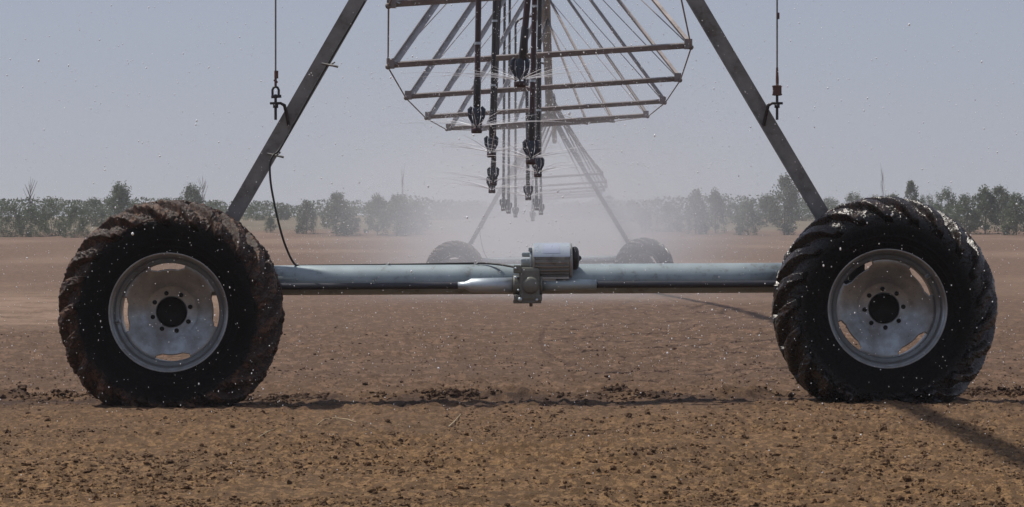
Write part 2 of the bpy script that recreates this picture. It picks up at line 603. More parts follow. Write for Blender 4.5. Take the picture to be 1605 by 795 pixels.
def tyre_mesh(name, mat, seed, mudbump):
    nt = 1000
    prof = []
    # carcass section (half width w, radius r) from front bead over the crown to rear bead
    ctl = [(-0.150, 0.338), (-0.172, 0.36), (-0.193, 0.41), (-0.200, 0.465), (-0.196, 0.52), (-0.182, 0.566), (-0.150, 0.600),
           (-0.09, 0.616), (0.0, 0.621), (0.09, 0.616), (0.150, 0.600), (0.182, 0.566), (0.196, 0.52), (0.200, 0.465), (0.193, 0.41), (0.172, 0.36), (0.150, 0.338)]
    c = np.array(ctl)
    d = np.concatenate([[0], np.cumsum(np.hypot(*np.diff(c, axis=0).T))])
    s = np.linspace(0, d[-1], 210)
    W = np.interp(s, d, c[:, 0]); Rr = np.interp(s, d, c[:, 1])
    Rr = Rr - 0.017 * sstep(0.52, 0.60, Rr)
    for _ in range(18):
        W[1:-1] = (W[:-2] + 2 * W[1:-1] + W[2:]) / 4; Rr[1:-1] = (Rr[:-2] + 2 * Rr[1:-1] + Rr[2:]) / 4
    th = np.linspace(0, 2 * np.pi, nt, endpoint=False)
    TH, WW = np.meshgrid(th, W); _, RR = np.meshgrid(th, Rr)
    S = (np.meshgrid(th, s)[1] - d[-1] / 2)                   # signed arc position across tread
    tw = np.gradient(W, s); tr = np.gradient(Rr, s)
    nW, nR = tr * -1, tw                                       # outward normal of the section
    ln = np.hypot(nW, nR); nW, nR = nW / ln, nR / ln
    NL = 21
    a = np.abs(S)
    side = np.where(S < 0, 0.0, 0.5)
    phase = TH * NL / (2 * np.pi) + side + a * 5.4 - 9.0 * np.clip(a - 0.16, 0, 1) ** 2
    ph = phase - np.floor(phase)
    duty = 0.40 - 0.10 * sstep(0.14, 0.24, a)
    tri = np.abs(ph - 0.5)
    lug = 1 - sstep(duty / 2 - 0.015, duty / 2 + 0.035, tri)
    reach = 1 - sstep(0.235, 0.262, a)
    inner = sstep(-0.012, 0.008, a - 0.0)
    hgt = 0.056 * lug * reach * inner
    # mud packed between the lugs and lumps everywhere on the tread
    X3 = np.cos(TH) * RR; Z3 = np.sin(TH) * RR
    wa = 0.25 * fbm(TH * 20, S * 30, seed + 31, 2); wb_ = 0.25 * fbm(TH * 20 + 70, S * 30, seed + 32, 2)
    nz = fbm(TH * 15 + 40 + wa, S * 26 + wb_ * 2, seed, 3, 0.5)
    nf = fbm(TH * 34 + 10 + wa * 2, S * 56 + wb_ * 3, seed + 9, 2, 0.5)
    lump = sstep(0.45, 0.65, vnoise(TH * 9, S * 12 + 50, seed + 20))
    tread = 1 - sstep(0.22, 0.30, a)
    hgt = hgt + mudbump * tread * (0.034 * np.clip(nz, -0.1, 1) + 0.045 * np.clip(nf, -0.2, 1) * (0.35 + lump) + 0.020 * fbm(TH * 75, S * 120, seed + 41, 2, 0.5) + 0.004 * (1 - lug))
    hgt = hgt + 0.002 * fbm(TH * 30, S * 40, seed + 3, 3)
    ring = np.exp(-((a - 0.345) / 0.006) ** 2) * 0.004 + np.exp(-((a - 0.385) / 0.005) ** 2) * 0.004
    hgt = hgt + ring
    Rn = RR + nR[:, None] * hgt; Wn = WW + nW[:, None] * hgt
    X = np.cos(TH) * Rn; Z = np.sin(TH) * Rn
    # load: flatten the contact patch and let the lower sidewall bulge
    lim = -HUB_Z - 0.012
    k = 0.022
    Zf = np.where(Z < -0.3, lim + k * np.log1p(np.exp(np.clip((Z - lim) / k, -30, 30))), Z)
    sq = np.clip(Zf - Z, 0, 1)
    low = sstep(0.15, 0.56, -Z) * sstep(0.34, 0.45, Rn)
    Wn = Wn * (1 + 0.16 * low)
    X = X * (1 + 0.045 * sstep(0.25, 0.56, -Z) * sstep(0.34, 0.5, Rn))
    V = np.stack([X, Wn, Zf], -1).reshape(-1, 3)
    nr, nc = X.shape
    idx = np.arange(nr * nc).reshape(nr, nc)
    nx = np.roll(idx, -1, 1)
    Fq = np.stack([idx[:-1], nx[:-1], nx[1:], idx[1:]], -1).reshape(-1, 4)
    return np_mesh(name, V, Fq, mat, True)


def make_wheel(parent, x, tyre_material, seed, mudbump, slot0, valve):
    """returns the disc ('wheel') with its children: tyre, rim, hub"""
    b = MB()
    # dished disc with four rim slots
    nA = 180
    rp = [(0.088, 0.012), (0.096, 0.010), (0.148, 0.008), (0.158, 0.000), (0.20, -0.020), (0.235, -0.038), (0.246, -0.044), (0.252, -0.047), (0.257, -0.049), (0.262, -0.051), (0.267, -0.053), (0.272, -0.054), (0.277, -0.055), (0.282, -0.055), (0.289, -0.055), (0.292, -0.054)]
    vs_ = []; fs = []
    for (r, h) in rp:
        for k in range(nA):
            a = 2 * math.pi * k / nA
            vs_.append((r * math.cos(a), h, r * math.sin(a)))
    for i in range(len(rp) - 1):
        for k in range(nA):
            a = 360 * (k + 0.5) / nA
            dd = min(abs((a - slot0 - 90 * q + 180) % 360 - 180) for q in range(4))
            rm = (rp[i][0] + rp[i + 1][0]) / 2
            if dd < 21 and 0.249 + 0.026 * (dd / 21) ** 5 < rm < 0.288: continue
            k2 = (k + 1) % nA
            fs.append((i * nA + k, i * nA + k2, (i + 1) * nA + k2, (i + 1) * nA + k))
    b.add(vs_, fs, 0, True)
    w = b.build('wheel', M['rim'], parent, recalc=False)
    sm = w.modifiers.new('thickness', 'SOLIDIFY'); sm.thickness = 0.008; sm.offset = 0
    w.location = (x, 0, HUB_Z)
    # rim: flange, bead seat, drop centre
    rb = MB()
    pr = [(-0.158, 0.336), (-0.163, 0.349), (-0.160, 0.355), (-0.152, 0.356), (-0.149, 0.349), (-0.146, 0.340), (-0.140, 0.330), (-0.128, 0.322), (-0.120, 0.318),
          (-0.104, 0.312), (-0.098, 0.296), (-0.085, 0.291), (0.06, 0.291), (0.08, 0.300), (0.10, 0.315), (0.145, 0.325), (0.152, 0.352), (0.165, 0.352), (0.160, 0.338), (0.11, 0.327), (0.08, 0.312), (0.06, 0.300), (-0.08, 0.300), (-0.10, 0.322), (-0.135, 0.338)]
    rb.lathe(pr, (0, 0, 0), 'Y', 128, closed=True)
    for ang in (valve,):
        ca, sa = math.cos(R(ang)), math.sin(R(ang))
        rb.tube([(0.318 * ca, -0.12, 0.318 * sa), (0.300 * ca, -0.145, 0.300 * sa), (0.285 * ca, -0.165, 0.285 * sa)], 0.008, 8)
        rb.box((0.304 * ca, -0.118, 0.304 * sa), (0.026, 0.02, 0.022), Matrix.Rotation(-R(ang), 3, 'Y'))
    rb.build('rim', M['rim'], w)
    # hub: dark bore with eight bolts
    hb = MB()
    hb.lathe([(0.05, 0.0), (0.05, 0.082), (0.0, 0.0845), (-0.003, 0.0865), (0.02, 0.0875), (0.19, 0.0875)], (0, 0, 0), 'Y', 48, mat=0)
    for q in range(8):
        a = R(slot0 + 12 + 45 * q)
        cx, cz = 0.114 * math.cos(a), 0.114 * math.sin(a)
        hb.lathe([(0.0, 0.0), (-0.001, 0.0115), (0.002, 0.0135), (0.012, 0.0135)], (cx, 0, cz), 'Y', 12, mat=0)
    hb.build('hub', M['hole'], w)
    t = tyre_mesh('tyre', tyre_material, seed, mudbump)
    t.parent = w
    return w


def L_prof(a, b, t):
    return [(0, 0), (a, 0), (a, t), (t, t), (t, b), (0, b)]


def make_tower(label):
    T = empty('irrigation_tower', (0, 0, 0), label, 'irrigation tower', 'wheeled towers of the pivot irrigator')
    # base beam
    b = MB()
    b.lathe([(-2.0, 0.0), (-2.0, BEAM_R), (-1.2, BEAM_R), (0, BEAM_R), (1.2, BEAM_R), (2.0, BEAM_R), (2.0, 0.0)], (0, BEAM_Y, BEAM_Z), 'X', 64)
    b.build('base_beam', M['galv'], T)
    # legs
    for sx in (-1, 1):
        lg = MB()
        p0 = Vector((sx * 1.985, BEAM_Y, BEAM_Z + 0.02)); p1 = Vector((sx * 0.085, BEAM_Y, 4.00))
        along = (p1 - p0).normalized()
        side = Vector((along.z, 0, -along.x)) * (1 if sx < 0 else -1)      # towards the middle
        prof = L_prof(0.093, 0.085, 0.009)
        pr = [(u - 0.046, v - 0.02) for u, v in prof]
        u = side
        v = along.cross(u)
        if v.y < 0:
            pr = [(a_, -b_) for a_, b_ in pr]
        lg.bar(p0, p1, pr, u)
        # rolled lip on the inner edge
        lip = side * 0.046 + Vector((0, -0.024, 0))
        lg.bar(p0 + lip, p1 + lip, [(-0.004, -0.004), (0.004, -0.004), (0.004, 0.02), (-0.004, 0.02)], side)
        lg.build('leg', M['leg'], T)
        # end bracket and wheel gearbox
        gb = MB()
        gb.box((sx * WX, 0.33, 0.60), (0.20, 0.20, 0.34), bev=0.03)
        gb.lathe([(0.10, 0.0), (0.10, 0.085), (0.24, 0.11), (0.30, 0.11)], (sx * WX, 0, HUB_Z), 'Y', 32)
        gb.box((sx * 1.97, 0.33, 0.74), (0.10, 0.23, 0.25), bev=0.01)
        gb.build('wheel_gearbox', M['olive'], T)
    # top saddle
    s_ = MB()
    s_.box((0, BEAM_Y, 4.0), (0.34, 0.16, 0.02))
    for sx in (-1, 1):
        s_.box((sx * 0.13, BEAM_Y, 4.05), (0.014, 0.16, 0.14))
    s_.build('saddle', M['leg'], T)
    # thin outrigger carrying the guide cables
    o = MB()
    o.bar((-1.65, BEAM_Y - 0.09, 4.42), (1.65, BEAM_Y - 0.09, 4.42), L_prof(0.03, 0.03, 0.004), (0, 0, 1))
    o.bar((0.0, BEAM_Y - 0.06, 4.0), (0.0, BEAM_Y - 0.06, 4.44), L_prof(0.03, 0.03, 0.004), (1, 0, 0))
    o.build('outrigger', M['leg'], T)
    # wheels
    make_wheel(T, -WX, M['tyre_muddy'], 50, 0.42, 93, 190)
    make_wheel(T, WX, M['tyre_wet'], 80, 0.22, 37, 38)
    # gearbox
    gx, gy, gz = 0.0, 0.16, 0.694
    g = MB()
    g.box((gx + 0.012, gy, gz + 0.005), (0.125, 0.13, 0.20), bev=0.02)
    g.lathe([(-0.086, 0.0), (-0.086, 0.058), (-0.072, 0.060), (-0.060, 0.056), (0.075, 0.056), (0.080, 0.062), (0.088, 0.062), (0.088, 0.0)], (gx, gy, gz + 0.0), 'X', 40)
    g.lathe([(0.0, 0.0), (0.0, 0.040), (0.012, 0.050), (0.05, 0.050)], (gx + 0.018, gy - 0.088, gz), 'Y', 32)
    g.box((gx - 0.002, gy, gz - 0.098), (0.168, 0.12, 0.022), bev=0.006)
    g.box((gx - 0.062, gy - 0.02, gz - 0.075), (0.04, 0.10, 0.04), bev=0.008)
    g.box((gx + 0.066, gy - 0.02, gz - 0.075), (0.04, 0.10, 0.04), bev=0.008)
    g.lathe([(-0.128, 0.0), (-0.128, 0.010), (-0.108, 0.010)], (gx + 0.02, gy, gz), 'Z', 8)
    g.box((gx - 0.062, gy - 0.045, gz + 0.095), (0.045, 0.05, 0.05), bev=0.008)
    g.box((gx + 0.01, gy + 0.04, gz + 0.108), (0.10, 0.12, 0.04), bev=0.01)
    gbx = g.build('gearbox', M['olive'], T)
    for (dx, dy, dz, r) in ((-0.07, -0.075, 0.045, 0.011), (-0.045, -0.07, -0.085, 0.014), (0.055, -0.07, -0.088, 0.010), (-0.055, -0.074, -0.03, 0.008), (-0.07, -0.072, 0.10, 0.008)):
        bt = MB()
        bt.lathe([(-0.012, 0.0), (-0.012, r * 0.9), (-0.002, r), (0.01, r)], (gx + dx, gy + dy, gz + dz), 'Y', 6)
        bt.build('bolt_head', M['galv_bright'], gbx)
    # strap round the beam
    st = MB()
    st.lathe([(-0.02, BEAM_R + 0.003), (-0.02, BEAM_R + 0.009), (0.02, BEAM_R + 0.009), (0.02, BEAM_R + 0.003)], (gx, BEAM_Y, BEAM_Z), 'X', 40, closed=True)
    st.build('strap', M['galv'], gbx)
    # motor
    mx, my, mz, mr = 0.148, 0.20, 0.840, 0.098
    m = MB()
    L2 = 0.118
    m.lathe([(-L2, 0.0), (-L2, mr * 1.05), (-L2 + 0.012, mr * 1.06), (-L2 + 0.016, mr * 0.94), (L2 - 0.016, mr * 0.94), (L2 - 0.012, mr * 1.04), (L2, mr * 1.04), (L2 + 0.006, mr * 0.7), (L2 + 0.008, 0.0)], (mx, my, mz), 'X', 48)
    for q in range(15):
        a = R(172 + q * 14)
        c = Vector((mx, my + math.cos(a) * mr * 0.99, mz + math.sin(a) * mr * 0.99))
        m.box(c, (2 * L2 - 0.036, 0.018, 0.005), Matrix.Rotation(a, 3, 'X'))
    m.box((mx, my - 0.05, mz - mr - 0.006), (0.20, 0.06, 0.014))
    m.box((mx - 0.03, my - 0.02, mz - mr - 0.02), (0.10, 0.10, 0.02))
    mo = m.build('motor', M['motor'], T)
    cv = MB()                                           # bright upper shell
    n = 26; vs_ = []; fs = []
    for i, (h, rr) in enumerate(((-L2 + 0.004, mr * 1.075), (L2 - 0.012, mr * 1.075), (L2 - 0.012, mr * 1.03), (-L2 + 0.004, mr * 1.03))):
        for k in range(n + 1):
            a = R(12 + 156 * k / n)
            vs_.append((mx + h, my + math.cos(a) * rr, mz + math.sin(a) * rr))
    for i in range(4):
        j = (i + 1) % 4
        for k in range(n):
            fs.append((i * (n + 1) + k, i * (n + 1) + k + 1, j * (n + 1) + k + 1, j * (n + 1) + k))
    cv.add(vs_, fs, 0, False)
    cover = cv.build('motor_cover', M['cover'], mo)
    pl = MB()
    vs_ = []; fs = []
    for h in (-0.055, 0.045):
        for k in range(9):
            a = R(112 + 44 * k / 8)
            vs_.append((mx + h, my + math.cos(a) * mr * 1.085, mz + math.sin(a) * mr * 1.085))
    fs = [(k, k + 1, 10 + k, 9 + k) for k in range(8)]
    pl.add(vs_, fs)
    pl.build('rating_plate', M['label_plate'], mo)
    fc = MB()
    fc.lathe([(0.0, 0.060), (0.0, 0.068), (0.012, 0.071), (0.022, 0.068), (0.030, 0.060), (0.036, 0.045), (0.038, 0.018), (0.050, 0.010), (0.052, 0.0)], (mx + L2 + 0.006, my, mz + 0.012), 'X', 36)
    fc.build('fan_cover', M['dark'], mo)
    mf = MB()
    mf.lathe([(-0.012, 0.0), (-0.012, 0.075), (0.0, 0.078), (0.006, 0.07)], (mx - L2 - 0.004, my, mz + 0.0), 'X', 32)
    mf.box((mx - L2 - 0.032, my - 0.01, mz + 0.035), (0.062, 0.06, 0.028), bev=0.008)
    mf.box((mx - L2 - 0.034, my - 0.01, mz - 0.006), (0.07, 0.08, 0.034), bev=0.008)
    mf.box((mx - L2 - 0.024, my - 0.01, mz - 0.05), (0.06, 0.09, 0.03), bev=0.008)
    mf.box((mx - L2 - 0.012, my - 0.055, mz + 0.065), (0.022, 0.02, 0.024), bev=0.004)
    mf.build('mounting_flange', M['galv'], mo)
    # drive shafts with couplings
    for sx in (-1, 1):
        ds = MB()
        ds.tube([(sx * 0.35, gy, gz), (sx * 1.2, gy, gz - 0.002), (sx * 2.0, gy, gz)], 0.021, 16)
        ds.build('drive_shaft', M['shaft'], T)
        cp = MB()
        if sx < 0:
            cp.lathe([(-0.415, 0.0), (-0.415, 0.020), (-0.375, 0.022), (-0.355, 0.030), (-0.335, 0.042), (-0.09, 0.046), (-0.085, 0.0)], (0, gy - 0.004, gz), 'X', 32)
            cp.build('coupling', M['galv_bright'], T)
        else:
            cp.lathe([(0.085, 0.0), (0.085, 0.036), (0.30, 0.034), (0.41, 0.030), (0.415, 0.0)], (0, gy - 0.004, gz), 'X', 32)
            cp.build('coupling', M['galv'], T)
    # power cable: along the left leg, a loose loop, then along the beam
    def loc(px, py, dy=0.0):
        p = at(px, py, 17.3 + BEAM_Y + dy)
        return Vector((p.x - 0.096, BEAM_Y + dy, p.z))
    pts = [loc(575, 2, -0.06), loc(500, 128, -0.06), loc(445, 226, -0.07), loc(430, 243, -0.10), loc(425, 258, -0.10), loc(426, 285, -0.10), loc(431, 315, -0.09), loc(438, 348, -0.08), loc(447, 380, -0.06),
           loc(458, 406, -0.03), loc(467, 416.5, -0.02), loc(480, 416, 0), loc(560, 415.5, 0), loc(640, 415, 0), loc(720, 414, 0), loc(755, 413.5, -0.02), loc(785, 416, -0.08), loc(812, 421, -0.14)]
    sm_ = []
    for i in range(len(pts) - 1):
        p0 = pts[max(i - 1, 0)]; p1 = pts[i]; p2 = pts[i + 1]; p3 = pts[min(i + 2, len(pts) - 1)]
        for t in (0, 0.25, 0.5, 0.75):
            sm_.append(0.5 * ((2 * p1) + (-p0 + p2) * t + (2 * p0 - 5 * p1 + 4 * p2 - p3) * t * t + (-p0 + 3 * p1 - 3 * p2 + p3) * t ** 3))
    sm_.append(pts[-1])
    cb = MB(); cb.tube(sm_, 0.0065, 8)
    cable = cb.build('power_cable', M['black'], T)
    for px in (466, 608, 746):
        tb = MB(); q = loc(px, 415, 0)
        tb.box((q.x, q.y - 0.002, q.z), (0.016, 0.03, 0.018))
        tb.tube([(q.x, q.y - 0.01, q.z), (q.x + 0.015, q.y - 0.03, q.z + 0.01)], 0.003, 6)
        tb.build('cable_tie', M['white'], cable)
    for (px, py) in ((520, 102), (434, 243)):
        wt = MB(); q = loc(px, py, -0.07)
        wt.tube([q + Vector((-0.05, 0, 0.01)), q, q + Vector((0.02, -0.02, -0.004)), q + Vector((0.05, -0.02, -0.012))], 0.007, 6)
        wt.tube([q, q + Vector((0.03, -0.01, 0.018))], 0.005, 6)
        wt.build('wire_twist', M['leg'], cable)
    return T


near_tower = make_tower("large near irrigation tower with two big tyres, slanting legs and a motor on its beam")
far_tower = copy_tree(near_tower)
far_tower["label"] = "distant irrigation tower almost lost in the spray, two small tyres showing behind the beam"
for ch in [c for c in far_tower.children if c.name.startswith('outrigger')]:
    bpy.data.objects.remove(ch)
near_tower.location = (0.096, 17.3, 0.005)
near_tower.rotation_euler = (0, R(-0.30), 0)
far_tower.location = (0.845, 65.2, 0.0)
far_tower.rotation_euler = (0, R(-1.0), 0)

# ------------------------------------------------------------------ spans with their trusses
PIPE_Z = 4.06
ARCH = 1.4


def pipe_z(Y):
    u = ((Y - 17.63) % 47.9) / 47.9
    return PIPE_Z + (ARCH * math.sin(math.pi * u) if Y > 17.63 else 0.0)



def pipe_x(Y): return 0.005 + (Y - 17.63) * (0.84 - 0.005) / 47.9


ROLL = 0.066


def apex_y(Yn):
    # the panel point on the pipe that a truss node is braced to: further along, where the pipe arches up
    Ya = Yn - 0.9
    if Yn > 64: return Ya
    want = (PIPE_Z + 0.62 * math.sin(math.pi * (Ya - 17.63) / 47.9) - 0.977) / Ya
    best = min((abs((pipe_z(y) - 0.977) / y - want), y) for y in np.arange(Ya, min(Ya + 14, 62), 0.05))
    return float(best[1])



def make_span(label, Y0, Y1, nodes, pipe_from=None):
    S = empty('truss_span', (pipe_x(Y0), Y0, 0), label, 'pipe span', 'pipe spans of the irrigator')
    ox, oy = pipe_x(Y0), Y0

    def W(dx, Y, dz):
        """dx,dz from the pipe's axis in the rolled cross section"""
        x = dx * math.cos(ROLL) - (dz + (pipe_z(Y) - PIPE_Z if dz < -0.5 else 0)) * math.sin(ROLL); z = dx * math.sin(ROLL) + dz * math.cos(ROLL)
        return Vector((pipe_x(Y) + x - ox, Y - oy, pipe_z(Y) + z))
    p = MB()
    a = pipe_from if pipe_from is not None else Y0
    p.tube(([W(0, a, 0)] if a < Y0 else []) + [W(0, Y0 + (Y1 - Y0) * q / 20, 0) for q in range(21)], 0.084, 28)
    for Yn, _, _ in nodes[:2]:
        p.lathe([(-0.012, 0.085), (-0.012, 0.125), (0.012, 0.125), (0.012, 0.085)], W(0, Yn - 0.9, 0), 'Y', 24)
    p.build('pipe', M['pipe'], S)
    nodes = [(Yn, w * 0.97, h + PIPE_Z - pipe_z(Yn)) for Yn, w, h in nodes]
    for i, (Yn, w, h) in enumerate(nodes):
        nl, nr = W(-w / 2, Yn, h), W(w / 2, Yn, h)
        sp = MB()
        sp.bar(nl, nr, L_prof(0.046, 0.046, 0.006), (0, 0.3, -1))
        for q, sx in ((nl, -1), (nr, 1)):
            sp.box(q + Vector((sx * 0.01, 0, -0.005)), (0.07, 0.05, 0.09))
            sp.lathe([(-0.03, 0.0), (-0.03, 0.022), (0.03, 0.022), (0.03, 0.0)], q + Vector((sx * 0.035, 0, -0.035)), 'Y', 10)
        sp.build('spreader', M['truss'], S)
        ap = W(0, apex_y(Yn), -0.09)
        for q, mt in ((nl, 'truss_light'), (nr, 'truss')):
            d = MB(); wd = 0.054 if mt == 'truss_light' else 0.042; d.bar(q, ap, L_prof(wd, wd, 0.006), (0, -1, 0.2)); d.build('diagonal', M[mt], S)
        if i + 1 < len(nodes):
            ap2 = W(0, apex_y(nodes[i + 1][0]), -0.09)
            for q in (nl, nr):
                d = MB(); d.tube([q, ap2], 0.0055, 8); d.build('diagonal', M['truss'], S)
    for sx in (-1, 1):
        r = MB()
        path = [W(0.10 * sx, Y0 + 0.3, -0.06)] + [W(sx * w / 2 + sx * 0.035, Yn, h - 0.035) for Yn, w, h in nodes] + [W(0.10 * sx, Y1 - 0.3, -0.06)]
        for q0, q1 in zip(path[:-1], path[1:]):
            r.tube([q0, q1], 0.007, 8)
        r.build('truss_rod', M['truss'], S)
    return S


def zrel(py, Y): return CAMH - (py - 397.5) * Y / F - PIPE_Z


nodes1 = [(21.8, 2.16, -1.23), (26.0, 2.71, -1.40), (30.2, 2.85, -1.45), (34.3, 2.82, -1.47), (38.5, 2.66, -1.43), (42.7, 1.9, -1.28), (46.9, 1.2, -1.10)]
span1 = make_span("pipe span on a rusty steel truss, from the near tower into the spray", 17.63, 65.5, nodes1, pipe_from=5.5)
nodes2 = [(69.0, 2.3, -1.35), (73.2, 2.6, -1.45), (77.4, 2.75, -1.48), (81.6, 2.75, -1.48), (85.8, 2.7, -1.47), (90.0, 2.6, -1.45), (94.2, 2.5, -1.4), (98.4, 2.3, -1.3)]
span2 = make_span("farther pipe span beyond the distant tower, a faint truss mesh in the spray", 65.6, 104, nodes2)

# ------------------------------------------------------------------ sprinkler drops
DROPS = [
    (815, 137, 18.5, 827, "dark slightly tilted sprinkler hose whose nozzle hangs highest of all, left of the grey pipe"),
    (747, 209, 20.5, 750, "thick dark sprinkler hose hanging alone farthest to the left of the bundle"),
    (832, 258, 22.0, 838, "dark sprinkler hose just in front of the grey pipe, its nozzle spraying wide white jets"),
    (770, 247, 25.5, 776, "grey veiled sprinkler hose just right of the lone dark one on the left"),
    (843, 278, 27.5, 846, "sprinkler hose whose nozzle peeks out right behind the dark one before the pipe"),
    (773, 291, 30.0, 779, "sprinkler hose with two small nozzles below it, behind the grey veiled hose"),
    (771, 303, 32.5, 783, "sprinkler hose whose small nozzle ends lowest in the left column"),
    (828, 314, 36.5, 824, "short looking pale sprinkler hose left of the pipe, ending halfway down the mist"),
    (841, 330, 45.0, 838, "distant sprinkler hose ending straight under the grey pipe"),
    (789, 331, 46.0, 791, "distant sprinkler hose leftmost of the small group in the middle mist"),
    (797, 335, 49.0, 799, "distant sprinkler hose second from the left in the small middle group"),
    (848, 337, 50.5, 846, "faint distant sprinkler hose, rightmost of all nozzles"),
    (808, 341, 54.0, 808, "faint distant sprinkler hose, third from the left in the small middle group"),
    (835, 347, 60.0, 834, "faintest sprinkler hose, its nozzle hanging lowest above the motor"),
]
nozzles = []


def make_drop(px, py, Y, pxtop, label):
    base = at(px, py, Y)
    D = empty('sprinkler_drop', base, label, 'sprinkler', 'sprinkler hoses hanging from the pipe')
    top = at(pxtop, 0, Y)
    dx = (top.x - base.x) / (top.z - base.z)
    lean = dx
    zt = pipe_z(Y) + 0.22 - base.z
    k = 1.0
    h = MB()
    hr = 0.021
    pts = [Vector((lean * z, 0, z)) for z in np.linspace(0.36, zt - 0.15, 6)]
    px_ = pipe_x(Y) - base.x
    xe = lean * zt
    arc = [Vector((xe + (px_ - xe) * (1 - math.cos(a)) / 2, 0, zt - 0.15 + 0.17 * math.sin(a))) for a in np.linspace(0.3, math.pi, 8)]
    h.tube(pts + arc, hr, 12)
    hose = h.build('hose', M['maroon'] if Y < 24 else M['dark'], D)
    for zz in ((0.62, 1.18) if Y < 30 else ()):
        c = MB(); c.tube([(lean * zz, 0, zz), (lean * zz, 0, zz + 0.018)], hr + 0.004, 12)
        c.build('hose_clamp', M['galv_bright'], hose)
    wt = MB()
    wt.tube([(lean * .17, 0, 0.17), (lean * .19, 0, 0.19), (lean * .36, 0, 0.36), (lean * .37, 0, 0.385)], [0.018, 0.026, 0.026, 0.021], 14)
    wt.build('weight', M['dark'], D)
    nz = MB()
    nz.tube([(0, 0, 0.05), (0, 0, 0.09), (0, 0, 0.15), (0, 0, 0.18)], [0.016, 0.024, 0.030, 0.024], 12)
    for sx in (-1, 1):
        nz.tube([(sx * 0.028, 0, 0.035), (sx * 0.030, 0, 0.075), (sx * 0.046, 0, 0.115), (sx * 0.048, 0, 0.165), (sx * 0.034, 0, 0.185)], [0.007, 0.009, 0.014, 0.017, 0.010], 8)
        nz.tube([(0, sx * 0.028, 0.035), (0, sx * 0.030, 0.075), (0, sx * 0.03, 0.14)], [0.006, 0.008, 0.008], 8)
    nzo = nz.build('nozzle', M['nozzle_blue'], D)
    pad = MB()
    pad.lathe([(0.0, 0.0), (0.0, 0.034), (0.006, 0.038), (0.032, 0.039), (0.038, 0.035), (0.038, 0.0)], (0, 0, 0), 'Z', 24)
    pad.build('spray_plate', M['maroon'], nzo)
    nozzles.append((base, Y))
    return D


for d in DROPS: make_drop(*d)

# ------------------------------------------------------------------ hanging guide cables
def guide_cable(px, style, label, lean_side):
    Yc = 17.54
    base = at(px, 188, Yc)
    G = empty('guide_cable', base, label, 'cable', 'vertical cables hooked to the tower legs')
    up = lambda py: at(px, py, Yc).z - base.z
    w = MB()
    w.tube([(0, 0, up(112)), (0, 0, up(-20)), (0, 0, 4.42 - base.z)], 0.0055, 8)
    w.build('wire', M['leg'], G)
    e = MB()
    e.tube([(0, 0, 0), (0, 0, up(148))], 0.0085, 10)
    e.build('eye_bolt', M['dark'], G)
    bk = MB()
    s = lean_side
    z0 = up(162)
    bk.tube([(-s * 0.034, 0, z0), (s * 0.03, 0, z0), (s * 0.052, 0.01, z0 - 0.012), (s * 0.06, 0.03, z0 - 0.05), (s * 0.075, 0.05, z0 - 0.13)], [0.008, 0.009, 0.011, 0.011, 0.011], 8)
    bk.lathe([(-0.02, 0.0), (-0.02, 0.016), (0.0, 0.016), (0.004, 0.0)], (0, 0, z0 - 0.008), 'Z', 6)
    bk.build('bracket', M['dark'], G)
    f = MB()
    if style == 'shackle':
        zt, zb = up(136), up(152)
        f.tube([(-0.018, 0, zb), (-0.019, 0, zt - 0.02), (-0.012, 0, zt - 0.006), (0, 0, zt), (0.012, 0, zt - 0.006), (0.019, 0, zt - 0.02), (0.018, 0, zb)], 0.0075, 8)
        f.tube([(-0.026, 0, zb), (0.034, 0, zb + 0.004)], 0.010, 8)
        f.build('shackle', M['dark'], G)
        c = MB()
        c.tube([(0.004, 0, up(111)), (0.004, 0, up(123))], 0.013, 8)
        c.tube([(0, 0, up(122)), (0, 0, up(137))], 0.008, 8)
        c.tube([(-0.008, 0, up(125)), (0.01, 0, up(130))], 0.008, 8)
        c.build('cable_clamp', M['rusty'], G)
    else:
        f.box((0, 0, up(142)), (0.052, 0.04, 0.062), bev=0.008)
        for zz in (up(135.5), up(148.5)):
            f.box((0, 0, zz), (0.056, 0.044, 0.008))
        f.build('turnbuckle', M['rusty'], G)
        c = MB()
        c.tube([(0.001, 0, up(134)), (0.001, 0, up(125)), (0, 0, up(108)), (0, 0, up(106))], [0.009, 0.010, 0.007, 0.007], 8)
        c.build('cable_clamp', M['rusty'], G)
        c = MB()
        c.tube([(0.006, 0, up(30)), (0.006, 0, up(20))], 0.009, 8)
        c.build('cable_clamp', M['rusty'], G)


guide_cable(432, 'shackle', "thin vertical cable with a U shackle hooked to the left slanting leg", 1)
guide_cable(1218, 'turnbuckle', "thin vertical cable with a block turnbuckle hooked to the right slanting leg", -1)

# ------------------------------------------------------------------ trees
def envelope(kind, t):
    if kind == 'poplar': return 0.15 * math.sin(math.pi * min(1, t * 0.92 + 0.08)) ** 0.7
    if kind == 'round': return 0.36 * math.sin(math.pi * min(1, (t * 0.70 + 0.28))) ** 0.6
    if kind == 'shrub': return 0.62 * math.sqrt(max(0, 1 - t ** 1.8)) + 0.03
    return 0.3


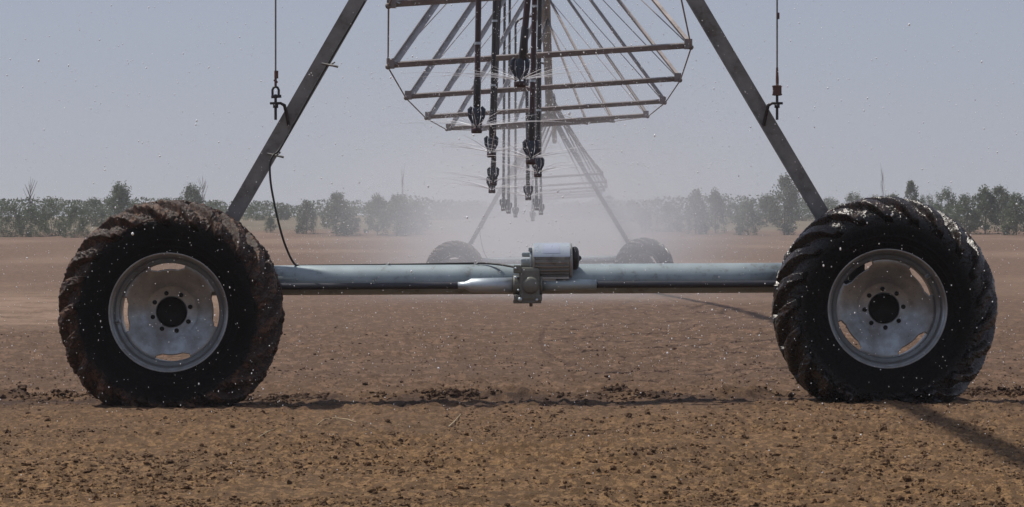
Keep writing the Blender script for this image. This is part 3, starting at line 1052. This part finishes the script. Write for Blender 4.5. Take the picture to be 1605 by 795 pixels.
def crown_mesh(kind, seed, nclump, nleaf):
    rr = np.random.default_rng(seed)
    lo = {'poplar': 0.04, 'round': 0.0, 'shrub': 0.0}[kind]
    cs = []
    for i in range(nclump):
        t = lo + (1 - lo) * rr.uniform() ** 0.9
        rad = envelope(kind, t) * rr.uniform(0.2, 1.0) ** 0.6 * rr.uniform(0.7, 1.15)
        a = rr.uniform(0, 6.283)
        cs.append((rad * math.cos(a), rad * math.sin(a), t * 0.95, rr.uniform(0.5, 1.0)))
    cs = np.array(cs)
    pick = rr.integers(0, nclump, nleaf)
    sig = {'poplar': 0.032, 'round': 0.055, 'shrub': 0.075}[kind]
    P = cs[pick, :3] + rr.normal(size=(nleaf, 3)) * sig * cs[pick, 3:4] * np.array([1, 1, 1.25])
    P[:, 2] = np.clip(P[:, 2], 0.0, 1.1)
    sz = rr.uniform(0.010, 0.022, nleaf)
    d1 = rr.normal(size=(nleaf, 3)); d1 /= np.linalg.norm(d1, axis=1)[:, None]
    d2 = np.cross(d1, rr.normal(size=(nleaf, 3))); d2 /= np.linalg.norm(d2, axis=1)[:, None]
    d1 = d1 * sz[:, None] * 1.3; d2 = d2 * sz[:, None] * 0.7
    V = np.stack([P - d1, P - d2 * 1.0, P + d1, P + d2], 1).reshape(-1, 3)
    Fq = np.arange(nleaf * 4).reshape(-1, 4)
    o = np_mesh('crown', V, Fq, M['leaf'])
    me = o.data; bpy.data.objects.remove(o)
    tb = MB()
    if kind == 'shrub':
        for i in range(9):
            c = cs[rr.integers(0, nclump)]
            b0 = Vector((rr.normal() * 0.05, rr.normal() * 0.05, -0.03))
            tb.tube([b0, Vector((c[0] * 0.5, c[1] * 0.5, c[2] * 0.5)), Vector(c[:3])], [0.008, 0.005, 0.002], 5, False)
    else:
        tb.tube([(0, 0, -0.03), (0.01, 0, 0.3), (-0.008, 0.005, 0.65), (0, 0, 0.95)], [0.015, 0.011, 0.007, 0.002], 6, False)
        for i in range(12):
            c = cs[rr.integers(0, nclump)]
            z = max(0.06, c[2] - abs(c[0]) - 0.12)
            tb.tube([(0, 0, z), Vector((c[0] * 0.6, c[1] * 0.6, (z + c[2]) / 2)), Vector(c[:3])], [0.009, 0.006, 0.002], 5, False)
    to = tb.build('trunk', M['bark']); tm = to.data; bpy.data.objects.remove(to)
    return me, tm


def bare_mesh(seed):
    rr = np.random.default_rng(seed)
    tb = MB()
    tb.tube([(0, 0, -0.02), (0.01, 0, 0.4), (0.0, 0, 1.0)], [0.016, 0.011, 0.003], 5, False)
    for i in range(16):
        z = rr.uniform(0.25, 0.8); a = rr.uniform(0, 6.28); l = rr.uniform(0.12, 0.32)
        e = Vector((math.cos(a) * l * 0.9, math.sin(a) * l * 0.9, z + l))
        tb.tube([(0.005, 0, z), (e * 0.5 + Vector((0, 0, z * 0.5))), e], [0.010, 0.007, 0.004], 4, False)
    o = tb.build('trunk', M['bark']); m = o.data; bpy.data.objects.remove(o)
    return m


KM = {k: [crown_mesh(k, 100 * i + j, nc, nl) for j in range(3)] for i, (k, nc, nl) in enumerate((('poplar', 60, 3200), ('round', 80, 5200), ('shrub', 66, 5200)))}
BARE = [bare_mesh(5), bare_mesh(6)]

TREES = [  # px, distance, top py, width px, kind, label
    (12, 183, 316, 58, 'shrub', "dense dark green bush at the left edge of the photo"),
    (47, 184, 322, 50, 'shrub', "dense bush under the tall bare dead stem on the left"),
    (48, 188, 276, 22, 'bare', "bare dead branches sticking up above the leftmost bushes"),
    (82, 186, 312, 60, 'shrub', "bushy green shrub right of the bare dead stem"),
    (118, 181, 320, 42, 'shrub', "dark bush reaching down to the field edge left of the muddy tyre"),
    (146, 205, 312, 52, 'shrub', "pale green shrub between the left bushes and the muddy tyre"),
    (188, 200, 288, 44, 'round', "taller tree with a ragged top just left of the muddy tyre's crest"),
    (214, 230, 318, 50, 'shrub', "low shrub showing left above the muddy tyre"),
    (262, 225, 312, 52, 'shrub', "grey green shrub rising over the muddy tyre's left shoulder"),
    (300, 205, 290, 40, 'round', "round topped tree straight above the muddy tyre"),
    (318, 212, 274, 16, 'bare', "thin bare stems beside the round tree above the muddy tyre"),
    (336, 215, 316, 44, 'shrub', "small shrub at the foot of the left slanting leg"),
    (402, 225, 320, 40, 'shrub', "low hazy shrub between the left leg and the hanging cable"),
    (444, 225, 322, 26, 'round', "tiny hazy tree just right of the loose black cable loop"),
    (480, 190, 313, 32, 'round', "slim hazy tree between the cable loop and the broad crowned tree"),
    (424, 192, 340, 18, 'shrub', "knee high bush beside the loose black cable loop"),
    (527, 186, 300, 44, 'round', "broad crowned hazy tree standing alone left of the spray"),
    (548, 188, 324, 30, 'shrub', "low bush leaning on the right of the broad crowned tree"),
    (592, 188, 306, 44, 'round', "hazy tree at the left side of the thicket beside the spray"),
    (622, 186, 303, 52, 'round', "wide hazy tree in the middle of the thicket beside the spray"),
    (652, 189, 314, 40, 'round', "faint tree on the right of the thicket, fading into the spray"),
    (630, 195, 262, 12, 'bare', "thin bare top standing above the hazy thicket"),
    (700, 225, 318, 60, 'shrub', "barely visible shrub behind the spray left of the hoses"),
    (745, 230, 316, 60, 'shrub', "barely visible shrub behind the left sprinkler nozzles"),
    (900, 228, 318, 60, 'shrub', "barely visible shrub behind the faint far truss"),
    (948, 225, 320, 50, 'shrub', "faint shrub beside the distant tower's right leg"),
    (990, 215, 316, 44, 'shrub', "hazy shrub above the small right tyre of the distant tower"),
    (1012, 190, 326, 24, 'round', "small hazy tree right above the distant tower's right tyre"),
    (1050, 192, 318, 48, 'shrub', "wide hazy bush left of the pair of narrow trees"),
    (1091, 187, 296, 34, 'round', "left one of the two narrow trees between spray and right leg"),
    (1121, 189, 298, 32, 'round', "right one of the two narrow trees between spray and right leg"),
    (1148, 212, 318, 36, 'shrub', "low shrub just right of the two narrow trees"),
    (1172, 184, 314, 40, 'shrub', "dark bush low at the field edge left of the tall poplar shape"),
    (1201, 200, 306, 36, 'shrub', "bush touching the left side of the tall poplar shape"),
    (1230, 184, 272, 50, 'tall', "tall broad poplar left of the right slanting leg, highest of the trees"),
    (1262, 222, 314, 48, 'shrub', "low shrub behind the right slanting leg"),
    (1300, 226, 310, 48, 'shrub', "low shrub at the foot of the right slanting leg"),
    (1338, 220, 303, 48, 'shrub', "green shrub above the left shoulder of the wet black tyre"),
    (1372, 226, 308, 46, 'shrub', "low green shrub straight above the wet black tyre"),
    (1384, 205, 262, 9, 'bare', "thin bare stem standing straight above the wet black tyre"),
    (1400, 215, 303, 36, 'shrub', "green shrub between the bare stem and the small poplar"),
    (1428, 205, 281, 25, 'poplar', "small poplar with a tufted top above the wet tyre's right side"),
    (1452, 215, 306, 40, 'shrub', "green shrub right of the small tufted poplar"),
    (1482, 205, 296, 46, 'shrub', "tall shrub left of the row at the wet tyre's right shoulder"),
    (1512, 185, 304, 44, 'shrub', "dark shrub reaching the field edge right beside the wet tyre"),
    (1544, 186, 294, 48, 'tall', "bushy dark tree second from the right edge"),
    (1566, 205, 290, 40, 'tall', "tall shrub behind the two dark bushes at the right edge"),
    (1593, 182, 302, 44, 'shrub', "dark bush cut by the right edge of the photo"),
]
for i, (px, Y, topy, wpx, kind, label) in enumerate(TREES):
    x = (px - 802.5) * Y / F
    zb = float(g_base(x, Y))
    H = CAMH - (topy - 397.5) * Y / F - zb
    H = max(H, 0.8)
    T = empty({'bare': 'bare_tree', 'shrub': 'bush', 'poplar': 'poplar_tree', 'tall': 'poplar_tree', 'round': 'tree'}[kind], (x, Y, zb), label,
              {'bare': 'bare tree', 'shrub': 'bush'}.get(kind, 'tree'), 'trees and bushes beyond the field')
    wid = wpx * Y / F
    if kind == 'bare':
        c = link('trunk', BARE[i % 2], T); c.scale = (wid / 0.5, wid / 0.5, H)
    else:
        kk = 'round' if kind == 'tall' else kind
        if kind == 'shrub' and H > wid * 1.25: kk = 'round'
        nat = {'poplar': 0.30, 'round': 0.72, 'shrub': 1.15}[kk]
        cm, tm = KM[kk][i % 3]
        sc = (wid / nat * 1.1, wid / nat * 1.1, H * 0.97)
        c = link('crown', cm, T); c.scale = sc
        t = link('trunk', tm, T); t.scale = sc
    T.rotation_euler = (0, 0, rng.uniform(0, 6.28))

# low scrub along the crest that reads as one mass
n = 26000
sx_ = rng.uniform(-62, 62, n)
sy = 236 + rng.uniform(0, 26, n)
top = 0.3 + 2.6 * (fbm(sx_ / 4, sy / 40, 70, 4) + 0.5)
P = np.stack([sx_, sy, g_base(sx_, sy) + rng.uniform(0, 1, n) ** 0.8 * top * 0.8], -1)
d1 = rng.normal(size=(n, 3)); d1 /= np.linalg.norm(d1, axis=1)[:, None]
d2 = np.cross(d1, rng.normal(size=(n, 3))); d2 /= np.linalg.norm(d2, axis=1)[:, None]
s_ = rng.uniform(0.06, 0.13, n)[:, None]
V = np.stack([P - d1 * s_ * 1.3, P - d2 * s_ * .8, P + d1 * s_ * 1.3, P + d2 * s_ * .8], 1).reshape(-1, 3)
scrub = np_mesh('scrub', V, np.arange(n * 4).reshape(-1, 4), M['scrub'])
tag(scrub, "low hazy grey green scrub along the far edge of the field", kind='stuff')

# ------------------------------------------------------------------ twigs on the near soil
def twig(pts, r, label):
    ps = []
    Y0 = CAMH * F / (pts[0][1] - 397.5)
    P_ = []
    for (px, py) in pts:
        Y = CAMH * F / (py - 397.5)
        x = (px - 802.5) * Y / F
        P_.append(Vector((x, Y, float(g_height(x, Y)) + r * 1.5 + 0.004)))
    base = P_[0].copy()
    m = MB(); m.tube([p - base for p in P_], [r] * (len(P_) - 1) + [r * 0.5], 6)
    o = m.build('twig', M['straw']); o.location = base
    tag(o, label, 'twig', 'dry twigs on the soil')


twig([(496, 664), (508, 658), (525, 656), (545, 658), (558, 661)], 0.0028, "pale curved dry stalk on the soil right of the muddy tyre")
twig([(703, 669), (712, 661), (722, 653)], 0.004, "short straight dry twig on the soil below the gearbox")
twig([(405, 690), (420, 681), (432, 676)], 0.0025, "thin dark twig on the soil in front of the muddy tyre")

# ------------------------------------------------------------------ water
def drops(name, n, Yr, xr, zr, pr, label, center=None):
    Y = rng.uniform(*Yr, n)
    X = rng.uniform(*xr, n) * Y
    if center is not None:
        X = np.where(rng.uniform(size=n) < 0.6, rng.normal(center, 0.045, n) * Y, X)
    Z = rng.uniform(*zr, n)
    rad = np.exp(rng.normal(np.log(pr), 0.40, n)) * Y / F
    o = scatter_blobs(name, np.stack([X, Y, Z], -1), rad, 1, M['drop'], (0.9, 1.9), 0.04, True)
    return o


drops_near = drops('water_droplets', 6500, (9, 24), (-0.185, 0.185), (0.03, 2.6), 0.44, "")
tag(drops_near, "bright water droplets falling through the air round the machine", kind='stuff')


def build_jets():
    m = MB()
    bx, by, bz, br = [], [], [], []
    for (base, Y) in nozzles:
        if Y > 40: continue
        ns = 16 if Y < 30 else 12
        for q in range(ns):
            a = 2 * math.pi * (q + random.uniform(-0.2, 0.2)) / ns
            el = R(random.uniform(7, 17))
            v = random.uniform(5.2, 6.8)
            vx, vz = v * math.cos(el), v * math.sin(el)
            L = random.uniform(0.05, 0.15)
            pts = []
            T1 = L
            nseg = 9
            for k in range(nseg + 1):
                t = 0.004 + T1 * k / nseg
                r_ = vx * t * (1 - 0.5 * t)
                pts.append(base + Vector((math.cos(a) * r_, math.sin(a) * r_, 0.045 + vz * t - 4.9 * t * t)))
            r0 = random.uniform(0.0014, 0.0030) * (1 if Y < 24 else 1.2)
            m.tube(pts, [r0 * (1 - 0.75 * k / nseg) for k in range(nseg + 1)], 5, False)
            for k in range(110):
                t = 0.03 + 0.85 * random.random() ** 1.3
                r_ = vx * t * (1 - 0.5 * t)
                aa = a + random.gauss(0, 0.14)
                p = base + Vector((math.cos(aa) * r_, math.sin(aa) * r_, 0.045 + vz * t - 4.9 * t * t + random.gauss(0, 0.04 + 0.26 * t)))
                if p.z > 0.02:
                    bx.append(p.x); by.append(p.y); bz.append(p.z); br.append(random.uniform(0.0006, 0.0019))
    n = 7000
    cy_ = 17.0 + 26.0 * rng.random(n) ** 1.3
    cx_ = np.array([pipe_x(q) for q in cy_]) + rng.normal(0, 0.85, n)
    bx.extend(cx_); by.extend(cy_); bz.extend(rng.uniform(0.6, 3.6, n)); br.extend(np.exp(rng.normal(np.log(0.40), 0.4, n)) * cy_ / F)
    o = m.build('water_jets', M['jet'], recalc=False)
    tag(o, "fine white water jets fanning out from the sprinkler nozzles", kind='stuff')
    o2 = scatter_blobs('water_spray', np.stack([bx, by, bz], -1), np.array(br), 1, M['drop'], (0.9, 1.8), 0.03, True)
    tag(o2, "fine spray drops breaking off the sprinkler jets", kind='stuff')


build_jets()

# ------------------------------------------------------------------ air: haze over the whole place, mist under the spans
def volume_box(name, lo, hi, label):
    b = MB()
    lo, hi = Vector(lo), Vector(hi)
    b.box((0, 0, 0), hi - lo)
    o = b.build(name, [])
    o.location = (lo + hi) / 2
    tag(o, label, kind='stuff')
    return o


hz = volume_box('haze', (-420, -60, -1.4), (420, 620, 13.0), "pale dusty haze lying over the field")
mat = bpy.data.materials.new('pale_haze'); mat.use_nodes = True
nt = mat.node_tree; nt.nodes.clear()
out = nt.nodes.new("ShaderNodeOutputMaterial"); pv = nt.nodes.new("ShaderNodeVolumePrincipled")
pv.inputs['Color'].default_value = (0.86, 0.89, 0.96, 1)
pv.inputs['Density'].default_value = 0.0006
pv.inputs['Anisotropy'].default_value = 0.25
nt.links.new(pv.outputs[0], out.inputs['Volume'])
hz.data.materials.append(mat)

ms = volume_box('water_mist', (-5.5, 22, -0.2), (6.9, 100.0, 4.1), "white water mist drifting under the sprinkler pipes")
k = NT('water_mist'); k.t.nodes.remove(k.b)
pv = k.n("ShaderNodeVolumePrincipled")
pv.inputs['Color'].default_value = (0.90, 0.925, 0.975, 1)
pv.inputs['Anisotropy'].default_value = 0.3
g = k.n("ShaderNodeTexCoord"); sp = k.n("ShaderNodeSeparateXYZ"); k.l(g.outputs['Generated'], sp.inputs[0])
fx = k.math('POWER', k.math('MULTIPLY', k.maprange(sp.outputs[0], 0.0, 0.47), k.maprange(sp.outputs[0], 1.0, 0.53)), 1.8)
fy = k.math('MULTIPLY', k.maprange(sp.outputs[1], 0.0, 0.45), k.maprange(sp.outputs[1], 1.0, 0.85))
fz = k.math('MULTIPLY', k.maprange(sp.outputs[2], 1.0, 0.35), k.math('MAXIMUM', k.maprange(sp.outputs[2], 0.10, 0.40), k.maprange(sp.outputs[1], 0.28, 0.50)))
nn = k.maprange(k.noise(k.pos((0.5, 0.16, 0.6)), 1.0, 3, 0.55), 0.3, 0.7, 0.45, 1.4)
den = k.math('MULTIPLY', k.math('MULTIPLY', fx, fy), k.math('MULTIPLY', fz, nn))
k.l(k.math('MULTIPLY', den, 0.054), pv.inputs['Density'])
k.l(pv.outputs[0], k.out.inputs['Volume'])
ms.data.materials.append(k.mat)
